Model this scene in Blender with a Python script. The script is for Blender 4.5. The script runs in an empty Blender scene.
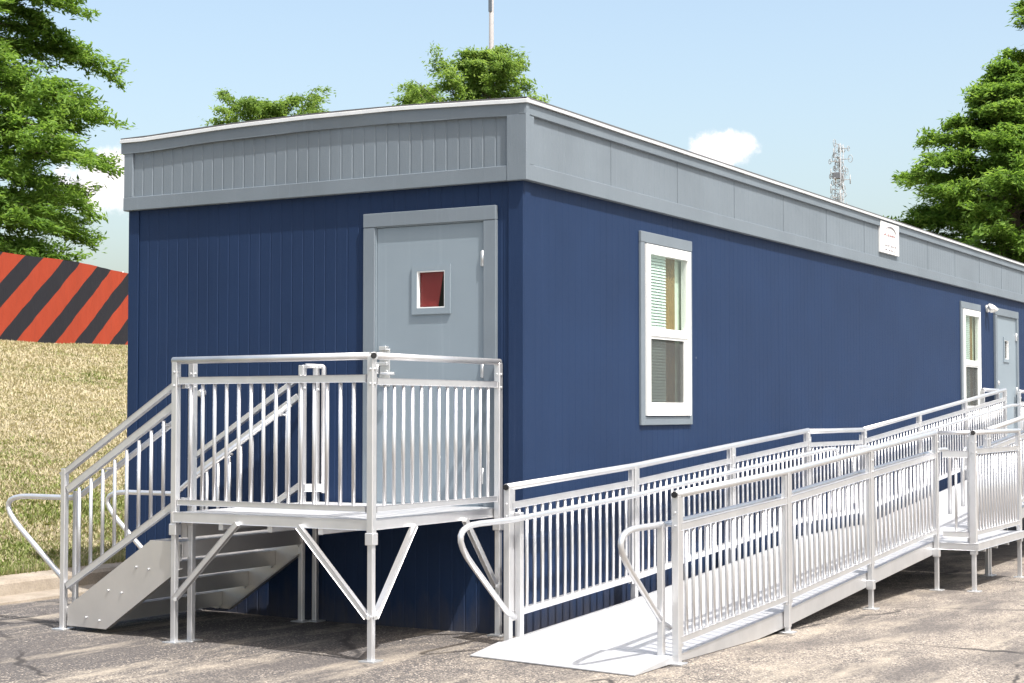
import bpy, bmesh, math, random
from mathutils import Vector, Matrix, noise
random.seed(7)
S = bpy.context.scene
COL = S.collection
R = math.radians

# ------------------------------------------------------------------ helpers
def link(o):
    COL.objects.link(o); return o

def root_loc(o):
    while o.parent: o = o.parent
    return Vector(o.location)

def obj(name, bm, mat, parent=None, smooth=False, label=None):
    """link the bmesh (world coordinates) as ONE mesh object"""
    if parent is not None:
        bmesh.ops.translate(bm, verts=bm.verts, vec=-root_loc(parent))
    me = bpy.data.meshes.new(name); bm.to_mesh(me); bm.free()
    for m in (mat if isinstance(mat, (list, tuple)) else [mat]): me.materials.append(m)
    if smooth:
        for p in me.polygons: p.use_smooth = True
    o = link(bpy.data.objects.new(name, me))
    if parent is not None: o.parent = parent
    if label: o['label'] = label
    return o

def pydata(name, verts, faces, mat, parent=None, smooth=False):
    me = bpy.data.meshes.new(name)
    if parent is not None:
        l = root_loc(parent); verts = [(v[0]-l.x, v[1]-l.y, v[2]-l.z) for v in verts]
    me.from_pydata(verts, [], faces); me.update()
    for m in (mat if isinstance(mat, (list, tuple)) else [mat]): me.materials.append(m)
    if smooth:
        for p in me.polygons: p.use_smooth = True
    o = link(bpy.data.objects.new(name, me))
    if parent is not None: o.parent = parent
    return o

def tag(o, label=None, cat=None, group=None, kind=None):
    if label: o['label'] = label
    if cat: o['category'] = cat
    if group: o['group'] = group
    if kind: o['kind'] = kind
    return o

def thing(name, label, cat, loc=(0, 0, 0), group=None):
    o = link(bpy.data.objects.new(name, None)); o.location = loc
    o.empty_display_size = .2
    return tag(o, label, cat, group)

def BM(): return bmesh.new()

def bx(bm, x0, x1, y0, y1, z0, z1, bev=0.0):
    r = bmesh.ops.create_cube(bm, size=1.0)
    vs = r['verts']
    for v in vs:
        v.co = Vector((x0 if v.co.x < 0 else x1, y0 if v.co.y < 0 else y1, z0 if v.co.z < 0 else z1))
    if bev > 0:
        es = list({e for v in vs for e in v.link_edges})
        bmesh.ops.bevel(bm, geom=es, offset=bev, segments=1, affect='EDGES', profile=.5)
    return vs

def beam(bm, p0, p1, w, h, up=(0, 0, 1), bev=.003):
    """square tube from p0 to p1: w across, h along 'up'"""
    p0 = Vector(p0); p1 = Vector(p1); d = p1-p0; L = d.length; d.normalize()
    up = Vector(up); s = d.cross(up)
    if s.length < 1e-4: s = d.cross(Vector((1, 0, 0)))
    s.normalize(); u = s.cross(d)
    r = bmesh.ops.create_cube(bm, size=1.0); vs = r['verts']
    for v in vs:
        c = v.co.copy()
        v.co = p0 + d*((c.x+.5)*L) + s*(c.y*w) + u*(c.z*h)
    if bev > 0:
        es = list({e for v in vs for e in v.link_edges})
        bmesh.ops.bevel(bm, geom=es, offset=bev, segments=1, affect='EDGES', profile=.5)

def post(bm, x, y, z0, z1, w=.05, bev=.004):
    bx(bm, x-w/2, x+w/2, y-w/2, y+w/2, z0, z1, bev)

def fillet(pts, r, n=6):
    pts = [Vector(p) for p in pts]; out = [pts[0]]
    for i in range(1, len(pts)-1):
        a, b, c = pts[i-1], pts[i], pts[i+1]
        u = (a-b); v = (c-b); lu, lv = u.length, v.length; u.normalize(); v.normalize()
        ang = u.angle(v)
        if ang > math.pi-.02: out.append(b); continue
        t = min(r/math.tan(ang/2), lu*.49, lv*.49)
        p, q = b+u*t, b+v*t
        for k in range(n+1):
            s = k/n
            out.append(p*(1-s)**2 + b*(2*s*(1-s)) + q*s*s)
    out.append(pts[-1]); return out

def tube(bm, pts, r, seg=10, caps=True, taper=None):
    pts = [Vector(p) for p in pts]
    rings = []; prev = None
    for i, p in enumerate(pts):
        d = (pts[min(i+1, len(pts)-1)] - pts[max(i-1, 0)]).normalized()
        if prev is None:
            n = d.orthogonal().normalized()
        else:
            n = (prev - d*prev.dot(d)).normalized()
        prev = n; b = d.cross(n)
        rr = r if taper is None else taper[i]
        rings.append([bm.verts.new(p + (n*math.cos(2*math.pi*k/seg) + b*math.sin(2*math.pi*k/seg))*rr) for k in range(seg)])
    for a, b in zip(rings, rings[1:]):
        for k in range(seg):
            f = bm.faces.new((a[k], a[(k+1) % seg], b[(k+1) % seg], b[k])); f.smooth = True
    if caps:
        bm.faces.new(list(reversed(rings[0]))); bm.faces.new(rings[-1])

def prism(bm, poly, plane, a0, a1, bev=0.0):
    """extrude polygon; plane 'yz' extrudes along x, 'xz' along y"""
    def P(u, v, a): return (a, u, v) if plane == 'yz' else (u, a, v)
    A = [bm.verts.new(P(u, v, a0)) for u, v in poly]; B = [bm.verts.new(P(u, v, a1)) for u, v in poly]
    n = len(poly); fs = [bm.faces.new(A), bm.faces.new(list(reversed(B)))]
    for i in range(n): fs.append(bm.faces.new((A[i], B[i], B[(i+1) % n], A[(i+1) % n])))
    bmesh.ops.recalc_face_normals(bm, faces=fs)

END = lambda u, z, d: Vector((-d, u, z))       # end wall: u = y, outward -x
LONG = lambda u, z, d: Vector((u, -d, z))      # long wall: u = x, outward -y

def ring(bm, P, o, i, d0, d1):
    """rectangular frame: outer (u0,u1,z0,z1), inner likewise, from depth d0 to d1"""
    def rect(r, d): return [bm.verts.new(P(*q, d)) for q in ((r[0], r[2]), (r[1], r[2]), (r[1], r[3]), (r[0], r[3]))]
    fo, fi, bo, bi = rect(o, d1), rect(i, d1), rect(o, d0), rect(i, d0)
    fs = []
    for k in range(4):
        j = (k+1) % 4
        fs += [bm.faces.new((fo[k], fo[j], fi[j], fi[k])), bm.faces.new((bo[k], bi[k], bi[j], bo[j])),
               bm.faces.new((fo[k], bo[k], bo[j], fo[j])), bm.faces.new((fi[k], fi[j], bi[j], bi[k]))]
    bmesh.ops.recalc_face_normals(bm, faces=fs)

def slab(bm, P, u0, u1, z0, z1, d0, d1, bev=.003):
    a, b = P(u0, z0, d0), P(u1, z1, d1)
    bx(bm, min(a.x, b.x), max(a.x, b.x), min(a.y, b.y), max(a.y, b.y), min(a.z, b.z), max(a.z, b.z), bev)

def grooved(bm, P, u0, u1, z0, z1, d, pitch=.1016, gw=.016, gd=.003, holes=(), phase=.05, ztop=None, joint=0):
    """vertical grooved siding sheet with real V-grooves and openings"""
    us = [(u0, 0.0), (u1, 0.0)]
    u = u0+phase
    k = 0
    while u < u1-gw:
        g_ = gd if (k % 12 or joint == 0) else joint
        us += [(u-gw/2, 0), (u-gw*.42, g_), (u+gw*.25, g_), (u+gw/2, 0)]; u += pitch; k += 1
    for h in holes: us += [(h[0], 0), (h[1], 0)]
    us = sorted(us)
    zs = sorted({z0, z1} | {h[2] for h in holes} | {h[3] for h in holes})
    V = [[bm.verts.new(P(a, (z if (z < z1 or ztop is None) else ztop(a)), d-g)) for z in zs] for a, g in us]
    for i in range(len(us)-1):
        for j in range(len(zs)-1):
            um = (us[i][0]+us[i+1][0])/2; zm = (zs[j]+zs[j+1])/2
            if us[i+1][0]-us[i][0] < 1e-6: continue
            if any(h[0] < um < h[1] and h[2] < zm < h[3] for h in holes): continue
            bm.faces.new((V[i][j], V[i+1][j], V[i+1][j+1], V[i][j+1]))
    bmesh.ops.recalc_face_normals(bm, faces=bm.faces[:])

# ------------------------------------------------------------------ materials
def mat(name):
    m = bpy.data.materials.new(name); m.use_nodes = True
    nt = m.node_tree; nt.nodes.clear()
    out = nt.nodes.new('ShaderNodeOutputMaterial'); b = nt.nodes.new('ShaderNodeBsdfPrincipled')
    nt.links.new(b.outputs[0], out.inputs[0]); return m, nt, b, out

def N(nt, t, **k):
    n = nt.nodes.new(t)
    for a, v in k.items():
        if a.startswith('i_'):
            key = a[2:]; key = int(key) if key.isdigit() else key
            n.inputs[key].default_value = v
        else: setattr(n, a, v)
    return n

def ramp(nt, fac, stops, interp='LINEAR'):
    n = nt.nodes.new('ShaderNodeValToRGB'); n.color_ramp.interpolation = interp
    e = n.color_ramp.elements
    while len(e) < len(stops): e.new(.5)
    for q, (p, c) in zip(e, stops):
        q.position = p; q.color = (*c, 1) if len(c) == 3 else c
    nt.links.new(fac, n.inputs[0]); return n.outputs[0]

def mix(nt, fac, a, b, mode='MIX'):
    n = nt.nodes.new('ShaderNodeMix'); n.data_type = 'RGBA'; n.blend_type = mode
    for k, v in ((0, fac), (6, a), (7, b)):
        if isinstance(v, (int, float)): n.inputs[k].default_value = v
        elif isinstance(v, tuple): n.inputs[k].default_value = (*v, 1)
        else: nt.links.new(v, n.inputs[k])
    return n.outputs[2]

def pos(nt):
    return nt.nodes.new('ShaderNodeNewGeometry').outputs['Position']

def mapped(nt, scale):
    m = N(nt, 'ShaderNodeMapping'); m.inputs['Scale'].default_value = scale
    nt.links.new(pos(nt), m.inputs[0]); return m.outputs[0]

def nz(nt, vec, scale, detail=4, rough=.55):
    n = N(nt, 'ShaderNodeTexNoise', i_Scale=scale, i_Detail=detail, i_Roughness=rough)
    nt.links.new(vec, n.inputs['Vector']); return n.outputs[0]

def bump(nt, b, h, strength, dist=.01):
    n = N(nt, 'ShaderNodeBump', i_Strength=strength, i_Distance=dist)
    nt.links.new(h, n.inputs['Height']); nt.links.new(n.outputs[0], b.inputs['Normal'])

def paint(name, c, rough=.6, var=.18, grain=(30, 30, 3), spec=.35, bs=.25, dirt=False):
    """exterior paint over wood-grain siding, slightly weathered"""
    m, nt, b, o = mat(name)
    g = nz(nt, mapped(nt, grain), 3.0, 5)
    l = nz(nt, pos(nt), 1.3, 3)
    st = nz(nt, mapped(nt, (15, 15, .3)), 2.0, 4)
    c0 = tuple(x*(1-var) for x in c); c1 = tuple(min(1, x*(1+var)) for x in c)
    col = mix(nt, ramp(nt, l, [(.3, (0, 0, 0)), (.7, (1, 1, 1))]), c0, c1)
    col = mix(nt, ramp(nt, st, [(.58, (0, 0, 0)), (.8, (.34, .34, .34))]), col, tuple(min(1, x*1.25+.015) for x in c))
    sp = N(nt, 'ShaderNodeSeparateXYZ'); nt.links.new(pos(nt), sp.inputs[0])
    if dirt:
        sc = N(nt, 'ShaderNodeMath', operation='MULTIPLY_ADD'); sc.inputs[1].default_value = .55; nt.links.new(nz(nt, mapped(nt, (5, 5, 1.2)), 2.2, 5, .7), sc.inputs[0]); nt.links.new(sp.outputs['Z'], sc.inputs[2])
        col = mix(nt, ramp(nt, sc.outputs[0], [(.22, (.55, .55, .55)), (.52, (0, 0, 0))]), col, (.075, .066, .058))
        vo = N(nt, 'ShaderNodeTexVoronoi', i_Scale=2.3); nt.links.new(pos(nt), vo.inputs['Vector'])
        col = mix(nt, ramp(nt, vo.outputs['Distance'], [(.012, (.55, .55, .55)), (.02, (0, 0, 0))]), col, (.35, .37, .4))
    nt.links.new(col, b.inputs['Base Color'])
    b.inputs['Roughness'].default_value = rough
    b.inputs['Specular IOR Level'].default_value = spec
    fine = nz(nt, mapped(nt, (grain[0]*4, grain[1]*4, grain[2]*8)), 4.0, 3)
    add = N(nt, 'ShaderNodeMath', operation='ADD'); nt.links.new(g, add.inputs[0]); nt.links.new(fine, add.inputs[1])
    bump(nt, b, add.outputs[0], bs, .004)
    return m

def metal(name, c=(.72, .73, .75), rough=.38, metallic=.75, var=.1):
    m, nt, b, o = mat(name)
    l = nz(nt, pos(nt), 5.0, 4); f = nz(nt, mapped(nt, (60, 60, 6)), 2.0, 3)
    col = mix(nt, l, tuple(x*(1-var) for x in c), tuple(min(.95, x*(1+var)) for x in c))
    nt.links.new(col, b.inputs['Base Color']); b.inputs['Metallic'].default_value = metallic
    mr = N(nt, 'ShaderNodeMapRange'); mr.inputs['To Min'].default_value = rough-.1; mr.inputs['To Max'].default_value = rough+.14
    nt.links.new(f, mr.inputs[0]); nt.links.new(mr.outputs[0], b.inputs['Roughness'])
    bump(nt, b, f, .08, .002)
    return m

def plain(name, c, rough=.5, metallic=0.0, var=.08, scale=8):
    m, nt, b, o = mat(name)
    l = nz(nt, pos(nt), scale, 4)
    col = mix(nt, l, tuple(x*(1-var) for x in c), tuple(min(1, x*(1+var)) for x in c))
    nt.links.new(col, b.inputs['Base Color']); b.inputs['Roughness'].default_value = rough; b.inputs['Metallic'].default_value = metallic
    return m

def glass(name, tint=(.9, .95, .93), refl=.12):
    m, nt, b, o = mat(name); nt.nodes.remove(b)
    t = N(nt, 'ShaderNodeBsdfTransparent'); t.inputs[0].default_value = (*tint, 1)
    g = N(nt, 'ShaderNodeBsdfGlossy'); g.inputs['Roughness'].default_value = .015
    f = N(nt, 'ShaderNodeLayerWeight', i_Blend=.5)
    pw = N(nt, 'ShaderNodeMath', operation='POWER'); pw.inputs[1].default_value = 4.0; nt.links.new(f.outputs['Facing'], pw.inputs[0])
    mr = N(nt, 'ShaderNodeMath', operation='MULTIPLY_ADD', use_clamp=True); mr.inputs[1].default_value = .6; mr.inputs[2].default_value = refl
    nt.links.new(pw.outputs[0], mr.inputs[0])
    x = N(nt, 'ShaderNodeMixShader'); nt.links.new(mr.outputs[0], x.inputs[0])
    nt.links.new(t.outputs[0], x.inputs[1]); nt.links.new(g.outputs[0], x.inputs[2]); nt.links.new(x.outputs[0], o.inputs[0])
    return m

M = {}
M['navy'] = paint('navy_siding_paint', (.0110, .0272, .073), .62, .08, bs=.4, spec=.2, dirt=True)
M['grey'] = paint('grey_trim_paint', (.154, .184, .212), .55, .08, bs=.3)
M['door'] = paint('grey_door_paint', (.205, .25, .287), .45, .05, grain=(3, 3, 3), bs=.06)
M['alu'] = metal('mill_aluminium', (.66, .665, .68), .39, .77, .16)
M['deck'] = metal('aluminium_deck', (.6, .61, .63), .45, .55, .16)
M['plate'] = metal('aluminium_plate', (.62, .61, .6), .4, .8)
M['galv'] = metal('galvanised_steel', (.6, .61, .62), .45, .85, .2)
M['cap'] = plain('black_plastic', (.007, .007, .008), .6)
M['vinyl'] = plain('white_vinyl', (.8, .81, .8), .35, 0, .03)
M['drip'] = plain('white_metal_edging', (.5, .51, .51), .45, .2, .15)
M['roof'] = plain('dark_roof_membrane', (.1, .1, .105), .8, 0, .2)
M['glass'] = glass('window_glass', (.95, .98, .97), .045)
M['dglass'] = glass('door_glass', (.95, .96, .96), .012)
def make_screen():
    m, nt, b, o = mat('insect_screen'); nt.nodes.remove(b)
    t = N(nt, 'ShaderNodeBsdfTransparent'); d = N(nt, 'ShaderNodeBsdfDiffuse'); d.inputs[0].default_value = (.11, .115, .115, 1)
    x = N(nt, 'ShaderNodeMixShader'); x.inputs[0].default_value = .42
    nt.links.new(t.outputs[0], x.inputs[1]); nt.links.new(d.outputs[0], x.inputs[2]); nt.links.new(x.outputs[0], o.inputs[0]); return m
M['screen'] = make_screen()
M['blind'] = plain('blind_slats', (.62, .74, .68), .5, 0, .05)
M['brown'] = plain('brown_curtain', (.22, .145, .05), .8, 0, .45, 14)
M['green'] = plain('pale_green_curtain', (.62, .72, .6), .8, 0, .1)
M['dim'] = plain('dim_interior', (.06, .055, .05), .9)
M['red'] = plain('red_pane_reflection', (.2, .012, .012), .7, 0, .2, 6)
M['bronze'] = plain('hinge_steel', (.55, .56, .57), .35, .6)
M['signw'] = plain('white_sign_board', (.78, .78, .77), .5, 0, .03)
M['ink'] = plain('grey_sign_ink', (.32, .3, .32), .6)
M['inkr'] = plain('faded_red_ink', (.5, .33, .34), .6)
M['lamp'] = plain('white_lamp_housing', (.75, .75, .72), .35)
M['tower'] = plain('weathered_tower_steel', (.3, .31, .32), .6, .2, .4)
M['towerd'] = plain('dark_antenna', (.16, .17, .19), .5, .2)
M['pole'] = plain('pale_concrete_pole', (.3, .29, .29), .8, 0, .12)
M['poled'] = plain('dark_pole_bracket', (.12, .14, .17), .6)

def make_asphalt():
    m, nt, b, o = mat('worn_asphalt')
    p = pos(nt)
    big = nz(nt, mapped(nt, (.55, 1.0, 1)), .55, 4, .6)
    mid = nz(nt, mapped(nt, (1.4, 2.4, 1)), 2.2, 5, .65)
    fine = nz(nt, p, 45.0, 3, .7)
    v = N(nt, 'ShaderNodeTexVoronoi', i_Scale=105.0); nt.links.new(p, v.inputs['Vector'])
    stone = N(nt, 'ShaderNodeSeparateColor'); nt.links.new(v.outputs['Color'], stone.inputs[0])
    # share of exposed pale gravel: more towards the open lot, less by the kerb, partly to paint in shade under the platform
    sep = N(nt, 'ShaderNodeSeparateXYZ'); nt.links.new(p, sep.inputs[0])
    a = N(nt, 'ShaderNodeMath', operation='MULTIPLY_ADD'); a.inputs[1].default_value = -.10; a.inputs[2].default_value = -.03
    nt.links.new(sep.outputs['Y'], a.inputs[0])
    s1 = N(nt, 'ShaderNodeMath', operation='MULTIPLY_ADD'); s1.inputs[1].default_value = .9
    nt.links.new(big, s1.inputs[0]); nt.links.new(a.outputs[0], s1.inputs[2])
    s2 = N(nt, 'ShaderNodeMath', operation='MULTIPLY_ADD'); s2.inputs[1].default_value = .7
    nt.links.new(mid, s2.inputs[0]); nt.links.new(s1.outputs[0], s2.inputs[2])
    cover = ramp(nt, s2.outputs[0], [(.68, (0, 0, 0)), (.98, (1, 1, 1))])
    thr = N(nt, 'ShaderNodeMath', operation='MULTIPLY_ADD'); thr.inputs[1].default_value = .62; thr.inputs[2].default_value = -.27
    nt.links.new(cover, thr.inputs[0])
    t2 = N(nt, 'ShaderNodeMath', operation='ADD'); nt.links.new(stone.outputs[0], t2.inputs[0]); nt.links.new(thr.outputs[0], t2.inputs[1])
    sm = ramp(nt, t2.outputs[0], [(.5, (0, 0, 0)), (.66, (1, 1, 1))])
    stonecol = ramp(nt, stone.outputs[1], [(.0, (.13, .114, .1)), (.45, (.22, .19, .16)), (1, (.46, .41, .35))])
    bit = ramp(nt, fine, [(.3, (.04, .037, .037)), (.75, (.125, .116, .114))])
    col = mix(nt, sm, bit, stonecol)
    # worn dark patches and pale sandy streaks
    pt = ramp(nt, nz(nt, mapped(nt, (.5, 1.1, 1)), 1.1, 6, .62), [(.45, (0, 0, 0)), (.6, (.72, .72, .72))])
    col = mix(nt, pt, col, mix(nt, fine, (.035, .032, .032), (.12, .11, .108)))
    sd = ramp(nt, nz(nt, mapped(nt, (.35, 1.6, 1)), 1.7, 6, .7), [(.5, (0, 0, 0)), (.7, (.85, .85, .85))])
    col = mix(nt, sd, col, mix(nt, fine, (.17, .148, .12), (.52, .46, .375)))
    # cracks with sealed tar
    w = N(nt, 'ShaderNodeTexVoronoi', feature='DISTANCE_TO_EDGE', i_Scale=.42)
    wob = N(nt, 'ShaderNodeVectorMath', operation='MULTIPLY_ADD'); wob.inputs[1].default_value = (.5, .5, 0)
    nn = N(nt, 'ShaderNodeTexNoise', i_Scale=1.6, i_Detail=5.0); nt.links.new(p, nn.inputs['Vector'])
    nt.links.new(nn.outputs['Color'], wob.inputs[0]); nt.links.new(p, wob.inputs[2]); nt.links.new(wob.outputs[0], w.inputs['Vector'])
    ck = ramp(nt, w.outputs['Distance'], [(.004, (1, 1, 1)), (.012, (0, 0, 0))])
    brk = ramp(nt, nz(nt, p, .9, 3), [(.46, (0, 0, 0)), (.54, (.9, .9, .9))])
    ckm = mix(nt, 1.0, ck, brk, 'MULTIPLY')
    col = mix(nt, ckm, col, (.035, .032, .032))
    nt.links.new(col, b.inputs['Base Color']); b.inputs['Roughness'].default_value = .85
    b.inputs['Specular IOR Level'].default_value = .3
    h = N(nt, 'ShaderNodeMath', operation='SUBTRACT'); nt.links.new(v.outputs['Distance'], h.inputs[1]); nt.links.new(mid, h.inputs[0])
    bump(nt, b, h.outputs[0], .35, .004)
    return m
M['asphalt'] = make_asphalt()

def make_concrete():
    m, nt, b, o = mat('kerb_concrete')
    p = pos(nt)
    l = nz(nt, p, 2.5, 6, .65); f = nz(nt, p, 60, 3)
    c = mix(nt, ramp(nt, l, [(.3, (0, 0, 0)), (.7, (1, 1, 1))]), (.2, .165, .125), (.36, .315, .26))
    c = mix(nt, ramp(nt, f, [(.35, (.35, .35, .35)), (.6, (0, 0, 0))]), c, (.14, .12, .1))
    nt.links.new(c, b.inputs['Base Color']); b.inputs['Roughness'].default_value = .9
    bump(nt, b, f, .5, .004); return m
M['concrete'] = make_concrete()

def grass_col(nt):
    p = pos(nt)
    a = nz(nt, mapped(nt, (.9, .9, .9)), .55, 6, .7); c = nz(nt, mapped(nt, (1, 1.6, 1)), 2.6, 4, .7)
    sep = N(nt, 'ShaderNodeSeparateXYZ'); nt.links.new(p, sep.inputs[0])
    low = N(nt, 'ShaderNodeMapRange'); low.inputs['From Min'].default_value = 4.8; low.inputs['From Max'].default_value = 10.5
    low.inputs['To Min'].default_value = .17; low.inputs['To Max'].default_value = -.03; nt.links.new(sep.outputs['Y'], low.inputs[0])
    s = N(nt, 'ShaderNodeMath', operation='MULTIPLY_ADD'); s.inputs[1].default_value = .55
    nt.links.new(c, s.inputs[0]); nt.links.new(a, s.inputs[2])
    s2 = N(nt, 'ShaderNodeMath', operation='ADD'); nt.links.new(s.outputs[0], s2.inputs[0]); nt.links.new(low.outputs[0], s2.inputs[1])
    return s2.outputs[0]

def make_turf():
    m, nt, b, o = mat('dry_turf')
    g = grass_col(nt)
    c = ramp(nt, g, [(.72, (.42, .365, .255)), (.90, (.36, .31, .2)), (1.04, (.19, .2, .07))])
    f = nz(nt, mapped(nt, (20, 26, 20)), 3, 4, .7)
    c = mix(nt, ramp(nt, f, [(.35, (.4, .4, .4)), (.6, (0, 0, 0))]), c, (.18, .145, .075))
    nt.links.new(c, b.inputs['Base Color']); b.inputs['Roughness'].default_value = .95
    b.inputs['Specular IOR Level'].default_value = .1
    bump(nt, b, f, 1.0, .05); return m
M['turf'] = make_turf()

def leafy(name, stops, trans=.35, blade=False):
    m, nt, b, o = mat(name); nt.nodes.remove(b)
    rnd = nt.nodes.new('ShaderNodeNewGeometry').outputs['Random Per Island']
    if blade:
        g = grass_col(nt)
        s = N(nt, 'ShaderNodeMath', operation='MULTIPLY_ADD'); s.inputs[1].default_value = .34
        nt.links.new(rnd, s.inputs[0]); nt.links.new(g, s.inputs[2])
        fac = N(nt, 'ShaderNodeMath', operation='SUBTRACT'); fac.inputs[1].default_value = .17
        nt.links.new(s.outputs[0], fac.inputs[0]); fac = fac.outputs[0]
    else:
        cl = nz(nt, pos(nt), .9, 3)
        s = N(nt, 'ShaderNodeMath', operation='MULTIPLY_ADD'); s.inputs[1].default_value = .45
        nt.links.new(rnd, s.inputs[0]); nt.links.new(cl, s.inputs[2]); fac = s.outputs[0]
    c = ramp(nt, fac, stops)
    d = N(nt, 'ShaderNodeBsdfDiffuse'); t = N(nt, 'ShaderNodeBsdfTranslucent')
    nt.links.new(c, d.inputs[0])
    tc = mix(nt, 1.0, c, (1.0, 1.0, .55), 'MULTIPLY'); nt.links.new(tc, t.inputs[0])
    x = N(nt, 'ShaderNodeMixShader'); x.inputs[0].default_value = trans
    nt.links.new(d.outputs[0], x.inputs[1]); nt.links.new(t.outputs[0], x.inputs[2]); nt.links.new(x.outputs[0], o.inputs[0])
    return m
M['leaf'] = leafy('cypress_foliage', [(.35, (.09, .175, .04)), (.7, (.165, .285, .065)), (1.0, (.28, .42, .12))], .6)
M['leaf2'] = leafy('broad_foliage', [(.35, (.11, .19, .05)), (.7, (.2, .31, .09)), (1.0, (.31, .43, .15))], .6)
M['blade'] = leafy('grass_blades', [(.64, (.49, .435, .31)), (.83, (.42, .37, .25)), (.94, (.3, .31, .15)), (1.0, (.18, .225, .07))], .3, True)

def make_bark():
    m, nt, b, o = mat('bark')
    f = nz(nt, mapped(nt, (8, 8, 1.5)), 3, 5, .7)
    nt.links.new(ramp(nt, f, [(.3, (.05, .04, .03)), (.7, (.16, .125, .095))]), b.inputs['Base Color'])
    b.inputs['Roughness'].default_value = .95; bump(nt, b, f, .8, .03); return m
M['bark'] = make_bark()

# ------------------------------------------------------------------ setting: ground, kerb, slope
def gz(x, y):
    z = 0.0
    if x > -.75: z -= .0155*min(x+.75, 14)
    if y > 1.8: z += .018*min(y-1.8, 2.6)
    return z

def axis(lo, hi, fine0, fine1, step):
    a = [lo]; v = lo
    s = [lo, lo*.6, lo*.35, lo*.2]
    out = [q for q in s if q < fine0-1]
    k = fine0
    while k <= fine1+1e-6: out.append(k); k += step
    out += [q for q in (hi*.2, hi*.35, hi*.6, hi) if q > fine1+1]
    return out
xs = axis(-400, 900, -14, 24, .5); ys = axis(-400, 900, -10, 8, .5)
V = [(x, y, gz(x, y)) for x in xs for y in ys]
F = [(i*len(ys)+j, (i+1)*len(ys)+j, (i+1)*len(ys)+j+1, i*len(ys)+j+1) for i in range(len(xs)-1) for j in range(len(ys)-1)]
tag(pydata('ground', V, F, M['asphalt'], smooth=True), 'worn grey asphalt lot with pale exposed gravel patches', kind='structure')

def hz(x, y):
    t = max(0, y-4.85)
    z = .17 + .1905*t
    if z > 2.6: z = 2.6 + .62*(1-math.exp(-(z-2.6)/.62))
    n = noise.noise(Vector((x*.35, y*.35, 0)))*.05 + noise.noise(Vector((x*1.4, y*1.4, 3)))*.018
    return z + n*min(1, t/1.0)
hx = [-300, -120, -60, -30]+[-12+.5*k for k in range(90)]+[40, 60, 100, 200, 500]
hy = [4.82]+[5+.4*k for k in range(56)]+[30, 36, 44, 60, 100, 250, 600]
V = [(x, y, hz(x, y)) for x in hx for y in hy]
F = [(i*len(hy)+j, (i+1)*len(hy)+j, (i+1)*len(hy)+j+1, i*len(hy)+j+1) for i in range(len(hx)-1) for j in range(len(hy)-1)]
tag(pydata('grass_slope', V, F, M['turf'], smooth=True), 'dry grass bank rising behind the kerb', kind='structure')

# kerb and gutter as one extruded profile along x
prof = [(4.16, .02), (4.17, .058), (4.50, .062), (4.525, .15), (4.56, .175), (4.80, .185), (4.83, .15), (4.83, -.2), (4.16, -.2)]
bm = BM()
kx = [-300, -60, -20]+[-12+.75*k for k in range(48)]+[60, 300]
rows = []
for x in kx:
    j = noise.noise(Vector((x*.8, 0, 0)))*.008
    rows.append([bm.verts.new((x, y+j, z + (j if z > 0 else 0))) for y, z in prof])
for a, b_ in zip(rows, rows[1:]):
    for k in range(len(prof)):
        bm.faces.new((a[k], b_[k], b_[(k+1) % len(prof)], a[(k+1) % len(prof)]))
bmesh.ops.recalc_face_normals(bm, faces=bm.faces[:])
tag(obj('kerb', bm, M['concrete']), 'tan concrete kerb and gutter at the foot of the grass', kind='structure')

# grass blades: tufts over the part of the bank the photo shows
V = []; F = []
rg = random.Random(3)
def blade(x, y, z, L, w, az, lean):
    dx, dy = math.cos(az), math.sin(az)
    bx_, by_ = -dy*w, dx*w
    i = len(V)
    V.extend([(x-bx_, y-by_, z-.01), (x+bx_, y+by_, z-.01), (x+dx*lean*L, y+dy*lean*L, z+L*(1-.45*lean))])
    F.append((i, i+1, i+2))
cnt = 0
while cnt < 46000:
    y = 4.86 + (rg.random()**1.35)*16.6
    x0 = -1.2 + (y-4.86)*.75; x1 = 3.0 + (y-4.86)*1.13
    x = x0 + rg.random()*(x1-x0)
    dry = noise.noise(Vector((x*.6, y*.9, 1)))
    z = hz(x, y)
    far = 1+.03*(y-5)
    for k in range(4):
        L = (.018+.03*rg.random())*(1.3 if dry > .1 else 1)*far
        blade(x+rg.gauss(0, .045), y+rg.gauss(0, .045), z, L, .0065*far*1.7, rg.random()*6.28, .3+.9*rg.random())
    cnt += 1
# ragged fringe hanging over the kerb
for k in range(9000):
    x = -1.5+rg.random()*8; y = 4.80+rg.random()*.12
    blade(x, y, .17, .05+.08*rg.random(), .005, rg.random()*6.28, rg.random())
tag(pydata('grass', V, F, M['blade']), 'short straw coloured and green grass covering the bank', kind='stuff')

# ------------------------------------------------------------------ the mobile office
office = thing('mobile_office', 'long navy blue mobile office trailer with grey fascia and doors', 'building', (0, 0, 0))
W = 3.61; LEN = 18.3; ZT = 3.13; ZR = 3.665
WINS = [(1.86, 2.86), (11.51, 12.51)]
roofz = lambda y: ZR-.005+.04*max(0, 1-((y-1.72)/1.72)**2)+.012*y/3.6
bm = BM()
grooved(bm, END, 0, W, -.35, ZT+.05, 0.0, holes=[(.36, 1.15, .9, 2.8)], phase=.06)
grooved(bm, LONG, 0, LEN, -.35, ZT+.05, 0.0, gw=.008, gd=.0011, joint=.0022,
        holes=[(a+.1, b-.1, 1.52, 2.86) for a, b in WINS]+[(13.55, 14.38, .9, 2.8)], phase=.07)
obj('wall', bm, M['navy'], office)
bm = BM(); bx(bm, LEN-.002, LEN+.02, 0, W+.006, -.35, ZT+.05); obj('wall', bm, M['navy'], office)
bm = BM(); bx(bm, 0, LEN-.003, W-.01, W+.006, -.35, ZT+.05); obj('wall', bm, M['navy'], office)
bm = BM(); bx(bm, .05, LEN-.05, .12, W-.05, .72, .80)
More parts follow.
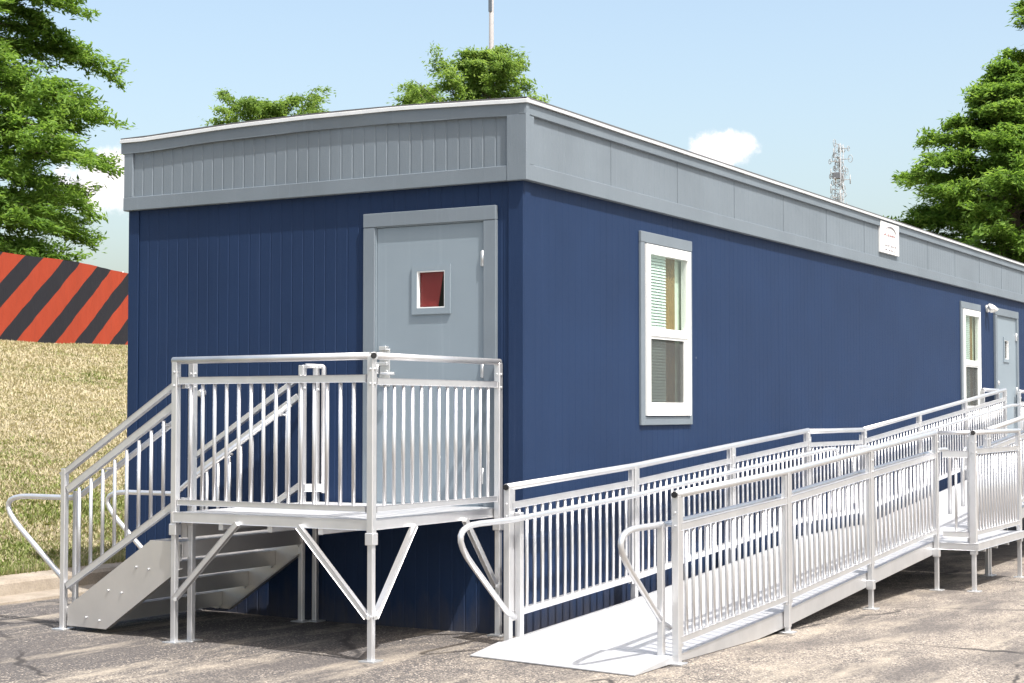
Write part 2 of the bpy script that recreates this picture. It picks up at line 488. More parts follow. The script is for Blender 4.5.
obj('floor_deck', bm, M['dim'], office)
bm = BM(); bx(bm, .03, LEN-.03, .75, .78, .8, 3.1)
obj('inner_partition', bm, M['dim'], office)
# blue corner boards
bm = BM()
slab(bm, END, -.010, .11, -.34, ZT, .002, .014); obj('corner_board', bm, M['navy'], office)
bm = BM(); slab(bm, END, W-.10, W+.006, -.34, ZT, .002, .012); obj('corner_board', bm, M['navy'], office)
bm = BM(); slab(bm, LONG, .002, .10, -.34, ZT, .002, .008)
obj('corner_board', bm, M['navy'], office)
# fascia panels
FD = .026
bm = BM(); grooved(bm, END, -.03, W+.03, ZT+.02, ZR-.005, FD, gw=.018, gd=.004, phase=.13, ztop=lambda y: roofz(y))
obj('fascia_panel', bm, M['grey'], office)
bm = BM(); grooved(bm, LONG, -.03, LEN, ZT+.02, ZR-.005, FD, gw=.006, gd=.0010, phase=.1)
obj('fascia_panel', bm, M['grey'], office)
bm = BM(); bx(bm, -.03, LEN+.03, W+.021, W+.04, ZT, ZR); bx(bm, LEN+.021, LEN+.04, -.03, W+.04, ZT, ZR)
obj('fascia_panel', bm, M['grey'], office)
# fascia trim boards: bottom, top, corners
bm = BM(); slab(bm, END, .10, W+.032, ZT, ZT+.105, .0, FD+.024)
obj('trim_board', bm, M['grey'], office)
bm = BM()
slab(bm, LONG, -.052, LEN, ZT, ZT+.11, .0, FD+.022)
obj('trim_board', bm, M['grey'], office)
bm = BM(); slab(bm, END, -.057, .1, ZT-.002, ZR-.08, .0, FD+.0275); obj('corner_board', bm, M['grey'], office)
bm = BM(); slab(bm, END, W-.06, W+.030, ZT+.106, ZR-.06, 0, FD+.02)
obj('corner_board', bm, M['grey'], office)
bm = BM(); slab(bm, LONG, .0, .08, ZT+.111, ZR-.081, .0, FD+.020)
obj('corner_board', bm, M['grey'], office)
# top board on the end wall follows the bowed roof
bm = BM()
n = 24; top = [(-.056 + (W+.112)*k/n) for k in range(n+1)]
sag = lambda y: -.035*math.exp(-((y-1.45)/.28)**2)
ringv = []
for y in top:
    zt = roofz(y)
    hb = .085 + .004*noise.noise(Vector((y*2, 0, 4)))
    ringv.append([bm.verts.new(v) for v in ((-FD-.026-sag(y)*.45, y, zt-hb), (-FD-.026, y, zt), (-.01, y, zt), (-.01, y, zt-hb))])
for a, b_ in zip(ringv, ringv[1:]):
    for k in range(4): bm.faces.new((a[k], b_[k], b_[(k+1) % 4], a[(k+1) % 4]))
bm.faces.new(ringv[0]); bm.faces.new(list(reversed(ringv[-1])))
bmesh.ops.recalc_face_normals(bm, faces=bm.faces[:])
obj('trim_board', bm, M['grey'], office)
bm = BM(); slab(bm, LONG, -.055, LEN, ZR-.08, ZR-.003, .0, FD+.024)
obj('trim_board', bm, M['grey'], office)
# vertical seam battens on the long fascia
bm = BM()
for k in range(15):
    u = 1.32+1.235*k
    if u < LEN:
        slab(bm, LONG, u-.004, u+.004, ZT+.112, ZR-.082, FD-.01, FD+.004, 0); obj('seam_strip', bm, M['grey'], office); bm = BM()
# roof sheet and edging
bm = BM()
rv = []
for k in range(13):
    y = -.064+(W+.12)*k/12
    rv.append([bm.verts.new((x, y, roofz(min(max(y, 0), W))+dz)) for x, dz in ((-.060, .041), (LEN+.08, .041))])
for a, b_ in zip(rv, rv[1:]): bm.faces.new((a[0], a[1], b_[1], b_[0]))
g = bmesh.ops.extrude_face_region(bm, geom=bm.faces[:])
for v in [e for e in g['geom'] if isinstance(e, bmesh.types.BMVert)]: v.co.z -= .014
bmesh.ops.recalc_face_normals(bm, faces=bm.faces[:])
roof = obj('roof', bm, M['roof'], office)
bm = BM()
ringv = []
for k in range(33):
    y = -.066+(W+.125)*k/32; zt = roofz(min(max(y, 0), W))+.03 + .004*noise.noise(Vector((0, y*1.5, 0)))
    ringv.append([bm.verts.new(v) for v in ((-.068, y, zt-.030), (-.064, y, zt-.006), (-.055, y, zt+.005), (-.02, y, zt+.004), (-.02, y, zt-.030))])
for a, b_ in zip(ringv, ringv[1:]):
    for k in range(5): bm.faces.new((a[k], b_[k], b_[(k+1) % 5], a[(k+1) % 5]))
bm.faces.new(ringv[0]); bm.faces.new(list(reversed(ringv[-1])))
bmesh.ops.recalc_face_normals(bm, faces=bm.faces[:])
obj('roof_edging', bm, M['drip'], office)
bm = BM()
ringv = []
for k in range(60):
    x = -.06+(LEN+.1)*k/59; zt = ZR+.027+.003*noise.noise(Vector((x, 0, 0)))
    ringv.append([bm.verts.new(v) for v in ((x, -.068, zt-.028), (x, -.064, zt-.004), (x, -.055, zt+.005), (x, -.02, zt+.004), (x, -.02, zt-.028))])
for a, b_ in zip(ringv, ringv[1:]):
    for k in range(5): bm.faces.new((a[k], b_[k], b_[(k+1) % 5], a[(k+1) % 5]))
bm.faces.new(ringv[0]); bm.faces.new(list(reversed(ringv[-1])))
bmesh.ops.recalc_face_normals(bm, faces=bm.faces[:])
obj('roof_edging', bm, M['drip'], office)

def make_door(P, u0, u1, hinge_hi, lab, pane_backing, lock=True):
    """u0..u1 trim outer edges; hinge_hi: hinges at the high-u side"""
    fr = BM()
    z0, z1 = .845, 2.968
    slab(fr, P, u0, u0+.10, z0, z1-.102, .0, .034); slab(fr, P, u1-.10, u1, z0, z1-.102, .0, .034)
    slab(fr, P, u0, u1, z1-.1, z1, .0, .036)
    d = BM()
    a, b = u0+.108, u1-.112
    cu = (a+b)/2 - .018
    w0, w1, q0, q1 = cu-.122, cu+.122, 2.262, 2.535
    ring(d, P, (a, b, .875, 2.858), (w0, w1, q0, q1), -.03, .012)
    door = obj('door', d, M['door'], office, label=lab)
    j = BM()
    ring(j, P, (u0+.09, u1-.09, .85, 2.88), (a-.004, b+.004, .872, 2.861), -.04, .022)
    df = obj('door_frame', fr, M['grey'], office)
    obj('door_jamb', j, M['door'], df)
    wf = BM(); ring(wf, P, (w0-.04, w1+.04, q0-.04, q1+.04), (w0+.004, w1-.004, q0+.004, q1-.004), .0, .026)
    wf_ = obj('window_frame', wf, M['door'], door)
    g = BM(); slab(g, P, w0-.01, w1+.01, q0-.01, q1+.01, -.014, -.008, 0)
    obj('window_pane', g, M['dglass'], door)
    g = BM(); ring(g, P, (w0+.003, w1-.003, q0+.003, q1-.003), (w0+.011, w1-.011, q0+.011, q1-.011), -.007, .023); obj('glazing_bead', g, M['vinyl'], wf_)
    c = BM()
    if pane_backing:
        # dark red sheet behind the glass paints in a red reflection; lower corner cut away
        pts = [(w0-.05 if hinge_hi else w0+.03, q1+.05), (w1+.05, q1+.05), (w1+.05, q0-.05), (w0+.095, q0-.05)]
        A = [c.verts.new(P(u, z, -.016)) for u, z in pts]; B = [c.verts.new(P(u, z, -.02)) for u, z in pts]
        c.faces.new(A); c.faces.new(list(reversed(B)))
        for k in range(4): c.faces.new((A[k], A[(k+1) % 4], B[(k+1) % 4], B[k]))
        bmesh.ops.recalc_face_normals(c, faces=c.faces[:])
        obj('pane_backing', c, M['red'], door)
    else:
        slab(c, P, w0-.05, w1+.05, q0-.05, q1+.05, -.1, -.09, 0); obj('pane_backing', c, M['dim'], door)
    hu = b if hinge_hi else a
    for hz_ in (2.6, 1.82, 1.08):
        h = BM(); pp = P(hu, hz_, .03)
        tube(h, [P(hu, hz_-.055, .026), P(hu, hz_+.055, .026)], .011, 8)
        slab(h, P, hu-.02, hu+.02, hz_-.05, hz_+.05, .008, .0245, .001)
        obj('hinge', h, M['bronze'], door)
    lu = a+.07 if hinge_hi else b-.07
    h = BM()
    tube(h, [P(lu, 1.80, .012), P(lu, 1.80, .022)], .034, 16)
    tube(h, fillet([P(lu, 1.80, .02), P(lu, 1.80, .075), P(lu+(.12 if hinge_hi else -.12), 1.80, .075)], .02), .011, 8)
    obj('handle', h, M['bronze'], door)
    h = BM(); tube(h, [P(lu, 1.925, .012), P(lu, 1.925, .03)], .03, 16); tube(h, [P(lu, 1.925, .03), P(lu, 1.925, .036)], .012, 10)
    slab(h, P, lu-.045, lu-.02 if hinge_hi else lu+.045, 1.71, 1.98, .012, .02)
    obj('deadbolt', h, M['bronze'], door)
    if lock:
        h = BM()
        slab(h, P, lu-.03, lu+.03, 1.972, 2.0, .01, .05); slab(h, P, lu-.03, lu+.075, 1.86, 1.885, .012, .035)
        tube(h, fillet([P(lu+.055, 1.87, .03), P(lu+.055, 1.80, .03)], .01), .012, 8); slab(h, P, lu-.012, lu+.012, 1.86, 1.99, .013, .022)
        obj('hasp', h, M['bronze'], door)
    return door
make_door(END, .20, 1.32, False, 'grey door with small window showing a painted red reflection above the entry platform', True)
make_door(LONG, 13.28, 14.65, True, 'far grey door at the top of the upper ramp', False, False)

def make_window(u0, u1, lab):
    z0, z1 = 1.42, 2.956
    P = LONG
    t = BM()
    slab(t, P, u0, u0+.075, z0, z1-.086, 0, .022); slab(t, P, u1-.045, u1, z0, z1-.086, 0, .022)
    slab(t, P, u0, u1, z1-.085, z1, 0, .024); slab(t, P, u0+.076, u1-.046, z0, z0+.068, 0, .021)
    a, b, q0, q1 = u0+.085, u1-.052, z0+.075, z1-.095
    f = BM()
    ring(f, P, (a, b, q0, q1), (a+.07, b-.062, q0+.085, q1-.075), -.03, .034)
    zm = 2.16
    slab(f, P, a+.065, b-.058, zm-.03, zm+.035, -.02, .031)
    win = obj('window', f, M['vinyl'], office, label=lab)
    obj('trim', t, M['grey'], win)
    s = BM(); ring(s, P, (a+.066, b-.058, q0+.081, zm-.031), (a+.082, b-.115, q0+.105, zm-.05), -.015, .022)
    obj('sash', s, M['vinyl'], win)
    ga, gb = a+.07, b-.062
    for (g0, g1) in ((q0+.09, zm-.03), (zm+.036, q1-.075)):
        g = BM(); slab(g, P, ga-.01, gb+.01, g0-.01, g1+.01, .012 if g0 > 2 else .0, .017 if g0 > 2 else .004, 0); obj('window_pane', g, M['glass'], win)
    g = BM(); slab(g, P, a+.076, b-.108, q0+.095, zm-.044, .010, .0115, 0); obj('insect_screen', g, M['screen'], win)
    bl = BM(); um = ga+(gb-ga)*.53
    z = q0+.07
    while z < q1-.05:
        p = [(-.010, z), (-.019, z+.0215), (-.020, z+.0205), (-.011, z-.0015)]
        A = [bl.verts.new(P(ga-.03, zz, d)) for d, zz in p]; B = [bl.verts.new(P(um, zz, d)) for d, zz in p]
        for k in range(4): bl.faces.new((A[k], A[(k+1) % 4], B[(k+1) % 4], B[k]))
        z += .0245
    bmesh.ops.recalc_face_normals(bl, faces=bl.faces[:])
    obj('blind', bl, M['blind'], win)
    c = BM(); nfold = 22; cu0, cu1 = um-.01, ga+(gb-ga)*.88
    A = []
    for k in range(nfold+1):
        u = cu0+(cu1-cu0)*k/nfold; d = -.045+.008*math.sin(k*1.35)
        A.append((c.verts.new(P(u, q0, d)), c.verts.new(P(u, q1, d))))
    for x, y in zip(A, A[1:]): c.faces.new((x[0], y[0], y[1], x[1]))
    obj('pane_backing', c, M['brown'], win, smooth=True)
    c = BM(); slab(c, P, cu1+.004, gb+.06, q0-.03, q1+.03, -.07, -.06, 0); obj('pane_backing', c, M['green'], win)
make_window(*WINS[0], 'near window with white frame, half lowered blind and brown drape')
make_window(*WINS[1], 'far window with white frame beside the second door')

# wall lamp by the far door: round base with two angled heads
bm = BM()
tube(bm, [LONG(12.9, 2.93, .0), LONG(12.9, 2.93, .035)], .05, 16)
lampo = obj('wall_lamp', bm, M['lamp'], office, smooth=False)
for s in (-1, 1):
    bm = BM(); a = LONG(12.9+.02*s, 2.94, .03); b = LONG(12.9+.05*s, 2.97, .06); c = LONG(12.9+.08*s, 2.895, .11)
    tube(bm, [a, b, b.lerp(c, .35), c], .05, 12, taper=[.015, .025, .036, .046]); obj('lamp_head', bm, M['lamp'], lampo)
# small round fitting on the end wall
bm = BM(); tube(bm, [END(2.845, 1.67, 0), END(2.845, 1.67, .02), END(2.845, 1.67, .05)], .03, 12, taper=[.035, .035, .022])
obj('wall_fitting', bm, M['bronze'], office)

# ------------------------------------------------------------------ sign on the fascia
sign = thing('company_sign', 'small white sign board with swoosh and grey lettering on the long fascia', 'sign', (8.33, -.06, 3.32))
bm = BM(); slab(bm, LONG, 8.00, 8.68, 3.30, 3.648, FD+.001, FD+.03, .002)
obj('board', bm, M['signw'], sign)
SD = FD+.033
bm = BM()
pts = [LONG(8.34+.235*math.cos(a), 3.50+.105*math.sin(a), SD) for a in [R(18+ (150-18)*k/16) for k in range(17)]]
tube(bm, pts, .005, 6, taper=[.003+.006*math.sin(math.pi*k/16) for k in range(17)])
tube(bm, [LONG(8.13, 3.60, SD), LONG(8.16, 3.61, SD)], .006, 6)
obj('swoosh', bm, M['ink'], sign)
# the name and two lines of lettering are too faint to read in the photo: uneven pen strokes of the same size
def scrawl(u0, u1, z, h, seed, mat_, r, gaps):
    r *= 1.25
    rr = random.Random(seed); bm = BM(); u = u0
    while u < u1:
        L = rr.uniform(.02, .07); seg = []
        k = 0
        while k*.012 < L:
            seg.append(LONG(u+k*.012, z+(h*rr.random() if k % 2 else h*.15*rr.random()), SD)); k += 1
        if len(seg) > 1: tube(bm, seg, r, 5)
        u += L + gaps*rr.uniform(.4, 1.4)
    obj('lettering', bm, mat_, sign)
scrawl(8.10, 8.53, 3.495, .045, 4, M['inkr'], .0045, .015)
scrawl(8.13, 8.55, 3.385, .028, 8, M['ink'], .006, .03)
scrawl(8.15, 8.55, 3.335, .018, 15, M['ink'], .004, .05)

# ------------------------------------------------------------------ railings
_bal = {}
def baluster_mesh(h, mat_=None):
    key = round(h, 3)
    if key not in _bal:
        bm = BM(); tube(bm, [(0, 0, 0), (0, 0, h)], .0125, 8)
        me = bpy.data.meshes.new('baluster'); bm.to_mesh(me); bm.free(); me.materials.append(M['alu']); _bal[key] = me
    return _bal[key]

def panel(par, A, B, zA, zB, lo=(.07, .125), hi=(.77, .83), stile=None, spacing=.105, inset=.035, name='railing_panel'):
    """a railing panel between two posts: two flat rails (one mesh) and its balusters as sub-parts; z's are deck heights"""
    A = Vector((A[0], A[1], 0)); B = Vector((B[0], B[1], 0)); L = (B-A).length; d = (B-A)/L
    P = lambda s, z: A + d*s + Vector((0, 0, zA+(zB-zA)*s/L + z))
    bm = BM(); s0, s1 = inset, L-inset
    m = (lo[0]+lo[1])/2; beam(bm, P(s0, m), P(s1, m), .03, lo[1]-lo[0])
    o = obj(name, bm, M['alu'], par)
    bm = BM(); m = (hi[0]+hi[1])/2; beam(bm, P(s0, m), P(s1, m), .03, hi[1]-hi[0]); obj('middle_rail', bm, M['alu'], o)
    if stile is not None:
        for s in (s0+.016, s1-.016):
            bm = BM(); p, q = P(s, lo[0]-.02), P(s, stile); beam(bm, p, q, .028, .028, up=d); obj('stile', bm, M['alu'], o)
    n = max(1, int(round((L-2*inset)/spacing)))
    rl = root_loc(par)
    h = hi[0]-lo[1]+.012
    for k in range(1, n):
        s = s0+(s1-s0)*k/n
        b = link(bpy.data.objects.new('baluster', baluster_mesh(h)))
        b.location = P(s, lo[1]-.006)-rl; b.parent = o
    return o

def foot(par_mesh, x, y, s=.056):
    z = gz(x, y); bm = BM(); bx(bm, x-s, x+s, y-s, y+s, z-.002, z+.010, .002)
    obj('foot_plate', bm, M['galv'], par_mesh)

def rail_post(par, x, y, z0, z1, leg=True, w=.046, lw=.038, plate=True):
    bm = BM(); post(bm, x, y, z0, z1, w)
    o = obj('post', bm, M['alu'], par)
    if leg:
        bm = BM(); post(bm, x, y, gz(x, y), z0+.03, lw, .003); bx(bm, x-.03, x+.03, y-.03, y+.03, z0-.03, z0+.045, .004)
        l = obj('leg', bm, M['alu'], o)
        if plate: foot(o, x, y)
    for zz in (z1-.17, z1-.08):
        bm = BM()
        for dx, dy in ((-1, 0), (0, -1)):
            tube(bm, [(x+dx*w*.48, y+dy*w*.48, zz), (x+dx*(w*.5+.008), y+dy*(w*.5+.008), zz)], .009, 6)
        obj('bolt', bm, M['galv'], o)
    return o

def end_cap(par, p, d, r=.026):
    d = Vector(d).normalized(); p = Vector(p); bm = BM(); tube(bm, [p-d*.004, p+d*.006], r, 12)
    obj('end_cap', bm, M['cap'], par)

def top_rail(par, pts, r=.024, fil=.03):
    bm = BM(); tube(bm, fillet(pts, fil, 4), r, 12); return obj('top_rail', bm, M['alu'], par)

def handrail(par, pts, fil=.12, r=.0195):
    bm = BM(); tube(bm, fillet(pts, fil, 8), r, 12); return obj('handrail', bm, M['alu'], par)

def bracket(par, p, q):
    bm = BM(); tube(bm, fillet([p, ((p[0]+q[0])/2, (p[1]+q[1])/2, p[2]), q], .02), .010, 8); obj('bracket', bm, M['alu'], par)

def deck(par, x0, x1, y0, y1, zA, zB, th=.045, along='y', name='deck', pitch=.15):
    """ribbed plank deck: planks across with small gaps, real ribs"""
    bm = BM(); L = x1-x0 if along == 'y' else y1-y0
    n = int(round(L/pitch)); p = L/n
    for k in range(n):
        a, b = k*p+.002, (k+1)*p-.002
        prof = [(a, -th)]
        for r_ in range(5):
            c0 = a+(b-a)*r_/5; c1 = a+(b-a)*(r_+1)/5
            prof += [(c0+.001, -.004), (c0+.004, 0), (c1-.004, 0), (c1-.001, -.004)]
        prof += [(b, -th)]
        if along == 'y':
            poly = [(x0+s, zA+(zB-zA)*s/L+z) for s, z in prof]; prism(bm, poly, 'xz', y0, y1)
        else:
            poly = [(y0+s, zA+z) for s, z in prof]; prism(bm, poly, 'yz', x0, x1)
    return obj(name, bm, M['deck'], par)

# ------------------------------------------------------------------ entry platform
plat = thing('entry_platform', 'raised aluminium platform with railings outside the end door', 'platform', (-.8, 1.0, 0))
DZ = .865; PX0, PX1, PY0, PY1 = -1.53, -.035, .205, 1.82
deck(plat, PX0+.03, PX1, PY0+.03, PY1-.04, DZ, DZ, .03, 'x')
bm = BM()
for a, b in (((PX0+.012, PY0-.006), (PX0+.03, PY1-.012)), ((PX1, PY0-.006), (PX1, PY1-.012))): beam(bm, (*a, DZ-.034), (*b, DZ-.034), .03, .066)
for a, b in (((PX0+.03, PY0+.01), (PX1-.02, PY0+.01)), ((PX0+.03, PY1-.028), (PX1-.02, PY1-.028))): beam(bm, (*a, DZ-.034), (*b, DZ-.034), .03, .062)
for k in range(1, 4): beam(bm, (PX0+.02, PY0+.4*k, DZ-.075), (PX1-.02, PY0+.4*k, DZ-.075), .03, .06)
obj('deck_frame', bm, M['alu'], plat)
rail_post(plat, PX0, PY0, .74, 1.87); rail_post(plat, PX0+.045, PY1-.005, .74, 1.87)
rail_post(plat, -1.375, PY1-.055, .80, 1.86, lw=.04)
rail_post(plat, -.045, PY0-.035, .74, 1.865); rail_post(plat, -.13, PY1-.03, .6, 1.87); rail_post(plat, -.055, PY1-.10, .72, 1.86, w=.04)
top_rail(plat, [(PX0, PY0-.03, 1.872), (PX0+.045, PY1+.02, 1.868)])
top_rail(plat, [(PX0-.02, PY0, 1.873), (-.03, PY0-.035, 1.872)], .022)
end_cap(plat, (PX0-.026, PY0-.03, 1.873), (-.4, -1, 0), .019)
panel(plat, (PX0, PY0), (PX0+.045, PY1), DZ, DZ, (.045, .082), (.845, .892), spacing=.103)
panel(plat, (PX0, PY0), (-.045, PY0-.035), DZ, DZ, (.045, .082), (.83, .872), spacing=.1)
panel(plat, (PX0+.045, PY1-.04), (-1.375, PY1-.055), DZ, DZ, (.045, .09), (.82, .88), spacing=.055, inset=.028)
bm = BM()   # little wall-side guard: inverted U with a low rail
tube(bm, fillet([(-.13, PY1-.055, 1.865), (-.055, PY1-.1, 1.862), (-.03, PY1-.15, 1.86), (-.03, PY1-.15, .93)], .02), .018, 8)
beam(bm, (-.13, PY1-.05, .97), (-.035, PY1-.15, .97), .03, .055)
obj('wall_guard', bm, M['alu'], plat)
for p, q in (((PX0+.03, PY1-.02, .29), (PX0-.004, 1.25, .805)), ((PX0-.012, PY0+.02, .27), (PX0-.012, .75, .805)),
             ((PX0+.02, PY0-.014, .27), (-1.07, PY0-.014, .805)), ((-.07, PY0-.03, .33), (-.46, PY0-.02, .805))):
    bm = BM(); beam(bm, p, q, .03, .034); o = obj('brace', bm, M['alu'], plat)
    bm = BM()
    tube(bm, [Vector(p)+Vector((-.012, -.012, .0)), Vector(p)+Vector((-.024, -.024, 0))], .013, 6); obj('bolt', bm, M['galv'], o)

# ------------------------------------------------------------------ stairs
stairs = thing('entry_stairs', 'aluminium staircase with handrails going down from the entry platform towards the kerb', 'stairs', (-.8, 2.4, 0))
SX0, SX1 = -1.46, -.13
for x in (SX0, SX1):
    bm = BM()
    poly = [(1.80, .665), (2.045, .665), (2.79, .185), (2.80, .05), (2.44, .045), (1.80, .475)]
    prism(bm, poly, 'yz', x-.006, x+.006)
    s = -1 if x == SX0 else 1
    beam(bm, (x+.018*-s, 2.44, .052), (x+.018*-s, 1.80, .482), .036, .01, up=(0, .55, .83))
    st = obj('stringer', bm, M['plate'], stairs)
    if x == SX0:
        for y, z in ((2.62, .115), (2.50, .10), (2.42, .31), (2.30, .30), (2.17, .48), (2.06, .47), (1.86, .62)):
            bm = BM(); tube(bm, [(x-.005, y, z), (x-.016, y, z)], .009, 6); obj('bolt', bm, M['galv'], st)
for k in range(4):
    z = .665-.163*k; y0 = 1.80+.25*k-.02
    bm = BM()
    for r_ in range(6):
        a = y0+.275*r_/6; bx(bm, SX0+.008, SX1-.008, a+.001, a+.275/6-.001, z-.02, z-(0 if r_ % 2 else .004))
    bx(bm, SX0+.008, SX1-.008, y0+.275, y0+.287, z-.05, z-.001, .002)
    bx(bm, SX0+.008, SX1-.008, y0-.004, y0+.004, z-.0255-.082, z+.0)
    for yy in (y0+.1, y0+.2): bx(bm, SX0+.008, SX1-.008, yy, yy+.006, z-.06, z-.018)
    obj('tread', bm, M['plate'], stairs)
    bm = BM()
    for x in (SX0+.02, SX1-.02): bx(bm, x-.012, x+.012, y0+.02, y0+.05, z-.13, z-.021, .002)
    obj('tread_clip', bm, M['galv'], stairs)
bm = BM(); bx(bm, SX0+.008, SX1-.008, 1.786, 1.794, .69, .83)
obj('riser', bm, M['plate'], stairs)
NSL = -.607
nz_ = lambda y, off=0: 1.71+NSL*(y-1.835)+off
fz_ = lambda y, off=0: 1.80-.60*(y-1.79)+off
for x, fn, nm in ((SX0-.005, nz_, 0), (SX1+.01, fz_, 1)):
    yt = 1.83; yb = 2.835
    bm = BM(); post(bm, x, yb, gz(x, yb), fn(yb)+.03, .042); pb = obj('post', bm, M['alu'], stairs); foot(pb, x, yb)
    bm = BM(); post(bm, x+.07, yb-.04, .1, fn(yb)-.13, .035); obj('post', bm, M['alu'], stairs)
    tr = BM(); beam(tr, (x, yb+.03, fn(yb+.03)), (x, yt, fn(yt)), .036, .036); obj('top_rail', tr, M['alu'], stairs)
    rp = BM(); beam(rp, (x, yb-.03, fn(yb-.03, -.80)), (x, 1.80, fn(1.80, -.80)), .03, .042)
    o = obj('railing_panel', rp, M['alu'], stairs)
    rp = BM(); beam(rp, (x, yb-.03, fn(yb-.03, -.135)), (x, yt, fn(yt, -.135)), .03, .046); obj('middle_rail', rp, M['alu'], o)
    hb = .80-.135-.05
    rl = root_loc(stairs)
    for k in range(1, 9):
        y = yb-.03-(yb-yt-.03)*k/9
        b = link(bpy.data.objects.new('baluster', baluster_mesh(hb))); b.location = Vector((x, y, fn(y, -.795)))-rl; b.parent = o
    xi = x+(.085 if nm == 0 else -.085)
    hh = -.20
    if nm == 0:
        hp = [(xi, yt+.07, fn(yt+.07, hh)), (xi, yb-.08, fn(yb-.08, hh)), (xi, yb+.02, .925), (xi, yb+.80, .925), (xi, yb+.03, .31), (xi, yb-.02, .28)]
    else:
        hp = [(xi, yt+.02, fn(yt, hh)), (xi, yb-.02, fn(yb-.02, hh)), (xi, yb+.1, .90), (xi, yb+.95, .90), (xi, yb+.3, .36), (xi, yb, .3)]
    handrail(stairs, hp, .13)
    for y in (1.95, 2.45): bracket(stairs, (xi, y, fn(y, hh)), (x, y, fn(y, hh-.0)))

# ------------------------------------------------------------------ ramps
YL, YR = -.17, -1.46
def zl(x):
    k = ((-.7, .034), (1.2, .112), (3.1, .228), (5.07, .345))
    for (a, p), (b, q) in zip(k, k[1:]):
        if x <= b or b > 5: return p+(q-p)*(x-a)/(b-a)            # lower ramp deck
zu = lambda x: .345+.078*(x-6.92)           # upper ramp deck
def ramp_run(par, x0, x1, zf, nseg, xl, xr, drop=True):
    kn = [x0]+[x for x in (1.2, 3.1) if x0 < x < x1]+[x1]
    for a, b in zip(kn, kn[1:]): deck(par, a, b-.001, YR+.045, YL-.042, zf(a), zf(b), .03, 'y')
    for y, s in ((YR+.034, 1), (YL-.034, -1)):
        bm = BM(); th = .125
        e0 = max(zf(x0)-th+.015, gz(x0, y)+.004); xe = x0+.02
        while zf(xe)-th+.015 < gz(xe, y)+.004: xe += .05
        poly = [(x0, max(zf(x0)+.006, e0+.01))]+[(x, zf(x)+.006) for x in kn[1:]]+[(x, zf(x)-th+.015) for x in reversed(kn[1:]) if x > xe]+[(xe, max(zf(xe)-th+.015, gz(xe, y)+.004)), (x0, e0)]
        prism(bm, poly, 'xz', y-.006, y+.006)
        bx_ = BM(); 
        
        for a, b in zip(kn, kn[1:]): beam(bm, (a, y+s*.008, zf(a)-.001), (b, y+s*.008, zf(b)-.001), .014, .012)
        obj('side_beam', bm, M['alu'], par); bx_.free()
    bm = BM()
    k = x0+.5
    while k < x1-.1:
        z = zf(k)
        if z > .14: beam(bm, (k, YR+.045, z-.065), (k, YL-.045, z-.065), .04, .06)
        k += .6
    obj('cross_member', bm, M['alu'], par)
    for y, xsx in ((YL, xl), (YR, xr)):
        for i, x in enumerate(xsx):
            z = zf(min(max(x, x0), x1))
            g = gz(x, y)
            if z-g > .2: rail_post(par, x, y, z-.10, z+.985)
            else:
                bm = BM(); post(bm, x, y, max(g+.004, z-.10), z+.985, .046); pb = obj('post', bm, M['alu'], par)
                bm = BM(); post(bm, x, y, g, g+.1, .036); obj('leg', bm, M['alu'], pb); foot(pb, x, y, .05)
                bm = BM()
                for zz in (z+.80, z+.88): tube(bm, [(x-.02, y, zz), (x-.033, y, zz)], .008, 6)
                obj('bolt', bm, M['galv'], pb)
        for a, b in zip(xsx, xsx[1:]):
            lo_ = (.135, .178) if y == YL else (.085, .125)
            hi_ = (.845, .886) if y == YL else (.767, .812)
            panel(par, (a, y), (b, y), zf(a), zf(b), lo_, hi_, stile=.97, spacing=(b-a-.07)/17, inset=.034)
        top_rail(par, [(xsx[0]-.025, y, zf(xsx[0])+.99)]+[(x, y, zf(x)+.99) for x in xsx[1:-1]]+[(xsx[-1]+.025, y, zf(xsx[-1])+.99)])

low = thing('lower_ramp', 'lower wheelchair ramp of aluminium rising from the asphalt beside the blue wall', 'ramp', (2.2, -.8, 0))
ramp_run(low, -.70, 5.07, zl, 3, [-.5, 1.41, 3.34, 5.25], [-.69, 1.21, 3.11, 5.04])
end_cap(low, (-.53, YL, zl(-.5)+.99), (-1, 0, -.05), .019); end_cap(low, (-.72, YR, zl(-.69)+.99), (-1, 0, -.05), .019)
# toe plate
bm = BM()
poly = [(-.69, zl(-.69)+.016), (-.69, .006), (-1.2, .004), (-1.2, .010)]
prism(bm, poly, 'xz', YR+.02, YL-.04)
for v_ in bm.verts:
    if v_.co.x < -1: v_.co.x = -1.05 if v_.co.y > -.8 else -1.25
obj('toe_plate', bm, M['deck'], low)
for y, s in ((YL-.095, -1), (YR+.10, 1)):
    H = .79 if s < 0 else .80
    xs0 = -.6
    handrail(low, [(xs0+.02, y, .20), (xs0-.08, y, .24), (-1.43, y, zl(xs0)+H), (xs0, y, zl(xs0)+H), (1.2, y, zl(1.2)+H), (3.1, y, zl(3.1)+H), (5.55, y, zl(5.4)+H+.005), (5.85, y, zl(5.4)+H+.005), (5.88, y, .93), (5.88, y, .55)], .14)
    for x in ([.6, 1.38, 3.3, 5.0] if s < 0 else [-.66, 1.2, 3.1, 4.95]):
        bracket(low, (x, y, zl(min(x, 5.07))+H), (x, y+(.095 if s < 0 else -.10), zl(min(x, 5.07))+H))
bm = BM(); post(bm, -.42, YL-.04, .03, zl(-.42)+.82, .045); obj('post', bm, M['alu'], low)
bm = BM(); post(bm, -.70, YR+.10, .03, zl(-.62)+.82, .04); obj('post', bm, M['alu'], low)

